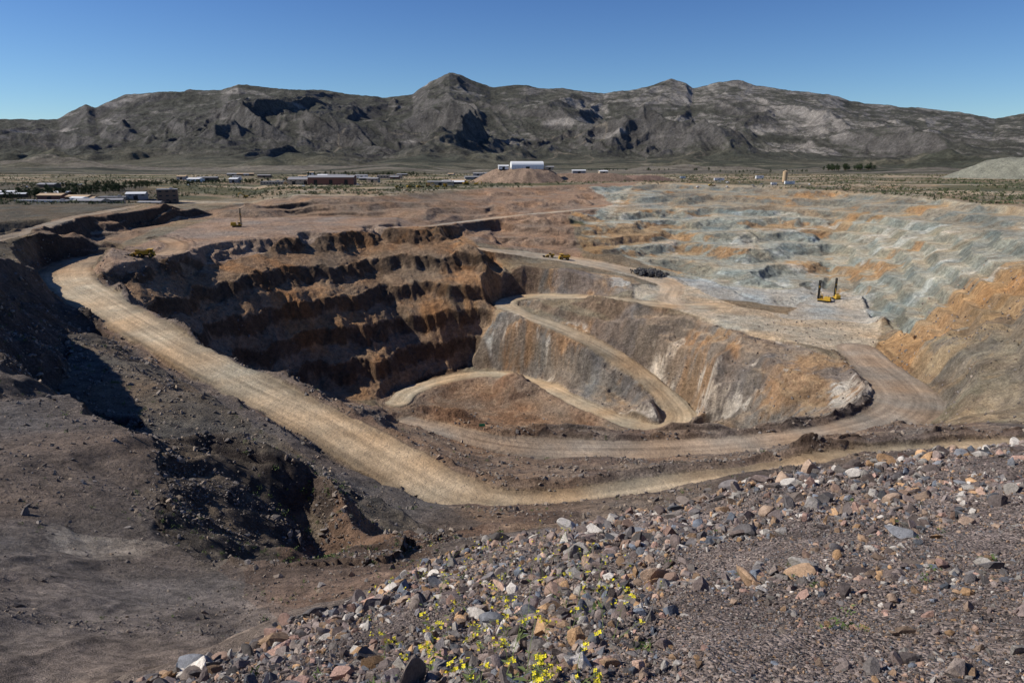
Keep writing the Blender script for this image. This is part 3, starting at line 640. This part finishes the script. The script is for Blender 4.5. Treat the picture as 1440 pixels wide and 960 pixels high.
haul_truck(205,362,.25); wheel_loader(193,361,3.4)
haul_truck(794,365,3.3); wheel_loader(773,362,3.2)
def pickup(u,v,rz,m=None):
    m=m or M_white; K=Kit("pickup_truck",ground(u,v,0),rz)
    for x,y in[(1.7,.85),(1.7,-.85),(-1.7,.85),(-1.7,-.85)]: K.cyl("wheels",M_tire,(x,y-.14,.4),(x,y+.14,.4),.4)
    K.box("body",m,(0,0,.85),(5.4,1.9,.7)); K.box("cab",m,(.35,0,1.5),(2.2,1.75,.75),taper=(.75,.88)); K.box("windows",M_glass,(.35,0,1.5),(2.0,1.79,.5),taper=(.8,.9)); K.box("bed",M_dark,(-1.7,0,1.21),(1.8,1.6,.05)); K.done()
# ------------------------------------------------------------------ buildings
def gpos(u,v,z=-44.5):
    x,y,zz=S(u,v,z)
    zz=float(zat(x,y)) if y<1690 else -48
    return (x,y,zz)
def shed(name,u,v,L,Wd,H,rz,mw,mr,pitch=.18,doors=2,win=6,z=-45,loc=None):
    p=loc or gpos(u,v,z); K=Kit(name,(p[0],p[1],p[2]-.3),rz); rh=Wd/2*pitch*2
    K.prism("walls",mw,[(-Wd/2,0),(Wd/2,0),(Wd/2,H),(0,H+rh),(-Wd/2,H)],-L/2,L/2)
    for sg in(-1,1):
        K.prism("roof",mr,[(sg*(Wd/2+.6),H-.12),(0,H+rh+.05),(0,H+rh+.35),(sg*(Wd/2+.6),H+.2)],-L/2-.6,L/2+.6)
    for k in range(doors):
        K.box("doors",M_dark,(-L/2+L*(k+.5)/doors,-Wd/2-.04,H*.35),(min(5,L/8+2),.12,H*.7))
    for k in range(win):
        K.box("windows",M_glass,(-L/2+L*(k+.5)/win+1.2,-Wd/2-.03,H*.8),(L/win*.4,.1,H*.12))
    K.done()
def flatb(name,u,v,L,Wd,H,rz,mw,z=-45,win=8,st=1):
    p=gpos(u,v,z); K=Kit(name,(p[0],p[1],p[2]-.3),rz)
    K.box("walls",mw,(0,0,H/2),(L,Wd,H)); K.box("parapet",M_roof,(0,0,H+.15),(L+.5,Wd+.5,.3))
    for s_1 in range(st):
        for k in range(win): K.box("windows",M_glass,(-L/2+L*(k+.5)/win,-Wd/2-.03,H*(s_1+.6)/st),(L/win*.45,.1,H/st*.3))
    K.box("door",M_dark,(L*.1,-Wd/2-.05,1.2),(2,.14,2.4)); K.box("roof_unit",M_roof,(L*.2,0,H+1),(3,3,1.5)); K.done()
def heap(name,x0,y0,rx,ry,H,zb,col,flat=.5):
    n=90; th=np.linspace(0,2*pi,140,endpoint=False); r_=np.linspace(0,1,n); R_,TH=np.meshgrid(r_,th,indexing='ij')
    wob=1+.16*fbm(np.cos(TH)*40+x0,np.sin(TH)*40,25,3,8)
    X=x0+rx*R_*np.cos(TH)*wob; Y_=y0+ry*R_*np.sin(TH)*wob; rr=R_
    zz=zb-2+(H+2)*(1-sm(rr,flat*.8,1.12)/float(sm(np.array(1.),flat*.8,1.12)))+fbm(X,Y_,14,4,12)*H*.06*np.minimum(1,(1-rr)*4)
    i=np.arange(n*140).reshape(n,140); q=np.stack([i[:-1],i[1:],np.roll(i[1:],-1,1),np.roll(i[:-1],-1,1)],-1).reshape(-1,4)
    c=np.tile(np.array(col),(n*140,1))*(1+.25*fbm(X,Y_,12,4,13)).reshape(-1,1)
    mk_mesh(name,np.stack([X,Y_,zz],-1).reshape(-1,3),q,c,[m_ter],np.zeros(n*140))
x,y,z=S(1440,250,-44); heap("waste_rock_heap",x+70,y+60,165,110,36,-45,(.24,.235,.18),.45)
heap("waste_rock_heap",22,1150,84,66,21,-45,(.28,.195,.135),.5)
heap("waste_rock_heap",125,1165,95,50,13,-45,(.26,.18,.125),.5); heap("waste_rock_heap",215,1180,60,34,9,-45,(.21,.14,.105),.4)
K=Kit("white_fabric_building",(24,1140,-24.6),.12)
pr=[(-12,0)]+[(-12*math.cos(t),4+8.0*math.sin(t)**.8) for t in np.linspace(0.01,math.pi-.01,13)]+[(12,0)]
K.prism("fabric_shell",M_white,pr,-26,26)
for k in range(10): K.box("frame_rib",M_roof,(-26+5.7*k,-12.06,2),(.3,.12,4))
K.box("door",M_dark,(0,-12.07,2.),(6,.16,4)); K.done()
shed("white_shed",0,0,16,10,5,.1,M_white,M_white,.15,1,3,loc=(-14,1135,-24.6)); shed("metal_shed",0,0,14,8,4,.1,M_beige,M_roof,.15,1,3,loc=(60,1135,-25.0))
shed("metal_shed",0,0,22,8,5,.1,M_roof,M_white,.15,1,3,loc=(110,1160,-32.4)); shed("metal_shed",0,0,14,8,4,.3,M_beige,M_white,.15,1,3,loc=(150,1160,-32.4))
shed("warehouse",468,260,66,26,11,.05,M_mar,M_roof,.1,3,0); shed("warehouse",424,260,34,20,8,.05,M_beige,M_roof,.15,2,5)
flatb("office_building",385,260,34,16,5,.0,M_beige); flatb("brown_block_building",236,276,20,16,14,.4,M_brown,win=3,st=3)
flatb("office_building",548,250,46,14,6,.0,M_beige); flatb("white_shed",70,280,70,12,3,-.1,M_white,win=10); flatb("white_shed",160,275,30,12,3,.1,M_beige,win=6)
rr_=random.Random(4)
for k in range(46):
    u=rr_.choice([rr_.uniform(240,690),rr_.uniform(0,240),rr_.uniform(240,690)]); v=rr_.uniform(243,263) if u>240 else rr_.uniform(262,282)
    L=rr_.uniform(10,38); shed("metal_shed",u,v,L,rr_.uniform(7,14),rr_.uniform(3,7),rr_.uniform(-.3,.3),rr_.choice([M_roof,M_beige,M_white,M_brown,M_mar]),rr_.choice([M_white,M_roof,M_roof,M_tan]),.13,1,3)
def trailer(u,v,L,rz,H=3):
    p=gpos(u,v,-44); K=Kit("white_trailer",p,rz); K.box("body",M_white,(0,0,H/2+.7),(L,3.,H)); K.box("skirt",M_dark,(0,0,.5),(L*.9,2.2,.5))
    for x in(-L*.35,-L*.25,L*.35): 
        for sy_ in(-1.2,1.2): K.cyl("wheels",M_tire,(x,sy_-.2,.5),(x,sy_+.2,.5),.5)
    K.box("windows",M_glass,(L*.1,-1.52,H*.6+.7),(L*.3,.08,.8)); K.done()
trailer(1011,254,17,.1,4); trailer(1068,251,15,.2,5); trailer(1110,259,15,.1,4); trailer(1088,260,8,0,3); trailer(960,250,10,0,3)
p=gpos(1103,258,-44); K=Kit("storage_silo",p,0); K.cyl("tank",M_tan,(0,0,2.5),(0,0,18),3.6,seg=24); K.cyl("cone_roof",M_tan,(0,0,18),(0,0,19.3),3.7,.5,24); K.cyl("hopper",M_tan,(0,0,.8),(0,0,2.6),1.,3.6,24)
for k in range(4): a=k*pi/2+.7; K.cyl("legs",M_dark,(3*cos(a),3*sin(a),0),(3*cos(a),3*sin(a),3),.25,seg=6)
K.cyl("ladder",M_dark,(0,-3.8,0),(0,-3.8,18),.12,seg=5); K.done()
for k,(u,v) in enumerate([(590,264),(602,263),(614,264),(576,264),(626,263),(345,278),(1000,262),(655,260),(670,260),(560,265)]):
    (wheel_loader,haul_truck,excavator)[k%3](u,v,random.uniform(0,6.28))
for k in range(40):
    pickup(random.choice([random.uniform(250,680),random.uniform(960,1150),random.uniform(0,180)]),random.uniform(256,264),random.uniform(0,6.28),random.choice([M_white,M_white,M_roof,M_tan]))
p=ground(678,604); K=Kit("road_sign",p,0); K.cyl("post",M_dark,(0,0,-.3),(0,0,2),.07); K.box("panel",M_green,(0,-.08,1.9),(2.2,.06,1.0)); K.done()
# ------------------------------------------------------------------ wildflowers
M_stem=mat("plant_stem",(.14,.17,.06),.7,var=.2); M_petal=mat("yellow_petal",(.75,.64,.03),.6,var=.1)
def flower_plant(x,y,h,ns):
    z=float(zat(x,y)); V=[];Fc=[];mi=[]
    def quad(a,b_,c,d,m): n=len(V); V.extend([a,b_,c,d]); Fc.append((n,n+1,n+2,n+3)); mi.append(m)
    def stem(p,d,L,r,depth):
        p=Vector(p); d=Vector(d).normalized(); n=7; bend=Vector((random.gauss(0,.25),random.gauss(0,.25),.15))
        for k in range(n):
            q=p+d*L/n; s1=d.orthogonal().normalized(); s2_=d.cross(s1); r2=r*(1-.6*k/n)
            ring=[s1*r2,(-.5*s1+.87*s2_)*r2,(-.5*s1-.87*s2_)*r2]
            for m in range(3): a,b_=ring[m],ring[(m+1)%3]; quad(p+a,p+b_,q+b_,q+a,0)
            if random.random()<(.6 if depth==0 else .25):
                l=random.uniform(.015,.05)*(1.6-k/n); o=Vector((random.gauss(0,1),random.gauss(0,1),.5)).normalized(); sd_=o.cross(Vector((0,0,1))).normalized()*l*.2
                quad(p,p+o*l*.5+sd_,p+o*l+Vector((0,0,-.2*l)),p+o*l*.5-sd_,0)
            if depth<1 and k>=3 and random.random()<.4: stem(q,d+Vector((random.gauss(0,.8),random.gauss(0,.8),.2)),L*random.uniform(.25,.5),r*.6,depth+1)
            p=q; d=(d+bend*.18).normalized()
        for _ in range(random.randint(2,6)):
            c=p+Vector((random.gauss(0,.012),random.gauss(0,.012),random.uniform(-.03,.008))); nn=Vector((random.gauss(0,.6),random.gauss(0,.6),1)).normalized(); a=nn.orthogonal().normalized(); b_=nn.cross(a); R_=random.uniform(.008,.013)
            for m in range(4):
                t=m*pi/2; e=a*cos(t)+b_*sin(t); f_=nn.cross(e); quad(c,c+e*R_*.7+f_*R_*.45+nn*.003,c+e*R_*1.2+nn*.002,c+e*R_*.7-f_*R_*.45+nn*.003,1)
    for _ in range(ns): a=random.uniform(0,6.28); stem((x+.06*cos(a),y+.06*sin(a),z-.02),(cos(a)*random.uniform(.2,1.),sin(a)*random.uniform(.2,1.),1),h*random.uniform(.5,1.1),.0026,0)
    me=bpy.data.meshes.new("yellow_wildflower"); me.from_pydata([tuple(v) for v in V],[],Fc); me.materials.append(M_stem); me.materials.append(M_petal); me.polygons.foreach_set('material_index',mi)
    o=bpy.data.objects.new("yellow_wildflower",me); scene.collection.objects.link(o)
for (u,v,h,ns) in [(700,965,.42,5),(740,950,.36,3),(690,915,.34,3),(640,905,.34,3),(785,965,.3,3),(610,855,.34,3),(665,860,.36,3),(640,825,.38,3),(805,855,.38,4),(850,900,.32,3),(560,905,.28,2),(600,950,.28,3),(830,955,.28,2),(540,935,.25,2),(590,815,.45,4),(775,785,.5,5),(705,825,.38,3),(870,850,.3,2),(685,795,.5,4),(740,870,.34,2),(545,850,.3,3),(780,905,.3,2),(720,895,.32,2),(655,945,.3,2),(630,790,.5,4),(800,810,.45,4),(560,800,.5,3),(840,830,.35,2),(900,835,.3,1)]:
    x,y,z=cast(u,v); flower_plant(x,y,h*min(1.4,y/5+.2),ns)
cl=[]
for _ in range(110):
    x,y=fore_pts(1,3,14,random.randrange(10**6))
    if len(x): cl.append((x[0],y[0],float(zat(x[0],y[0]))+.015,random.uniform(.02,.08)))
leafmass("small_weeds",cl,30,.25,[M_weed])
print("done",time.time()-T0)
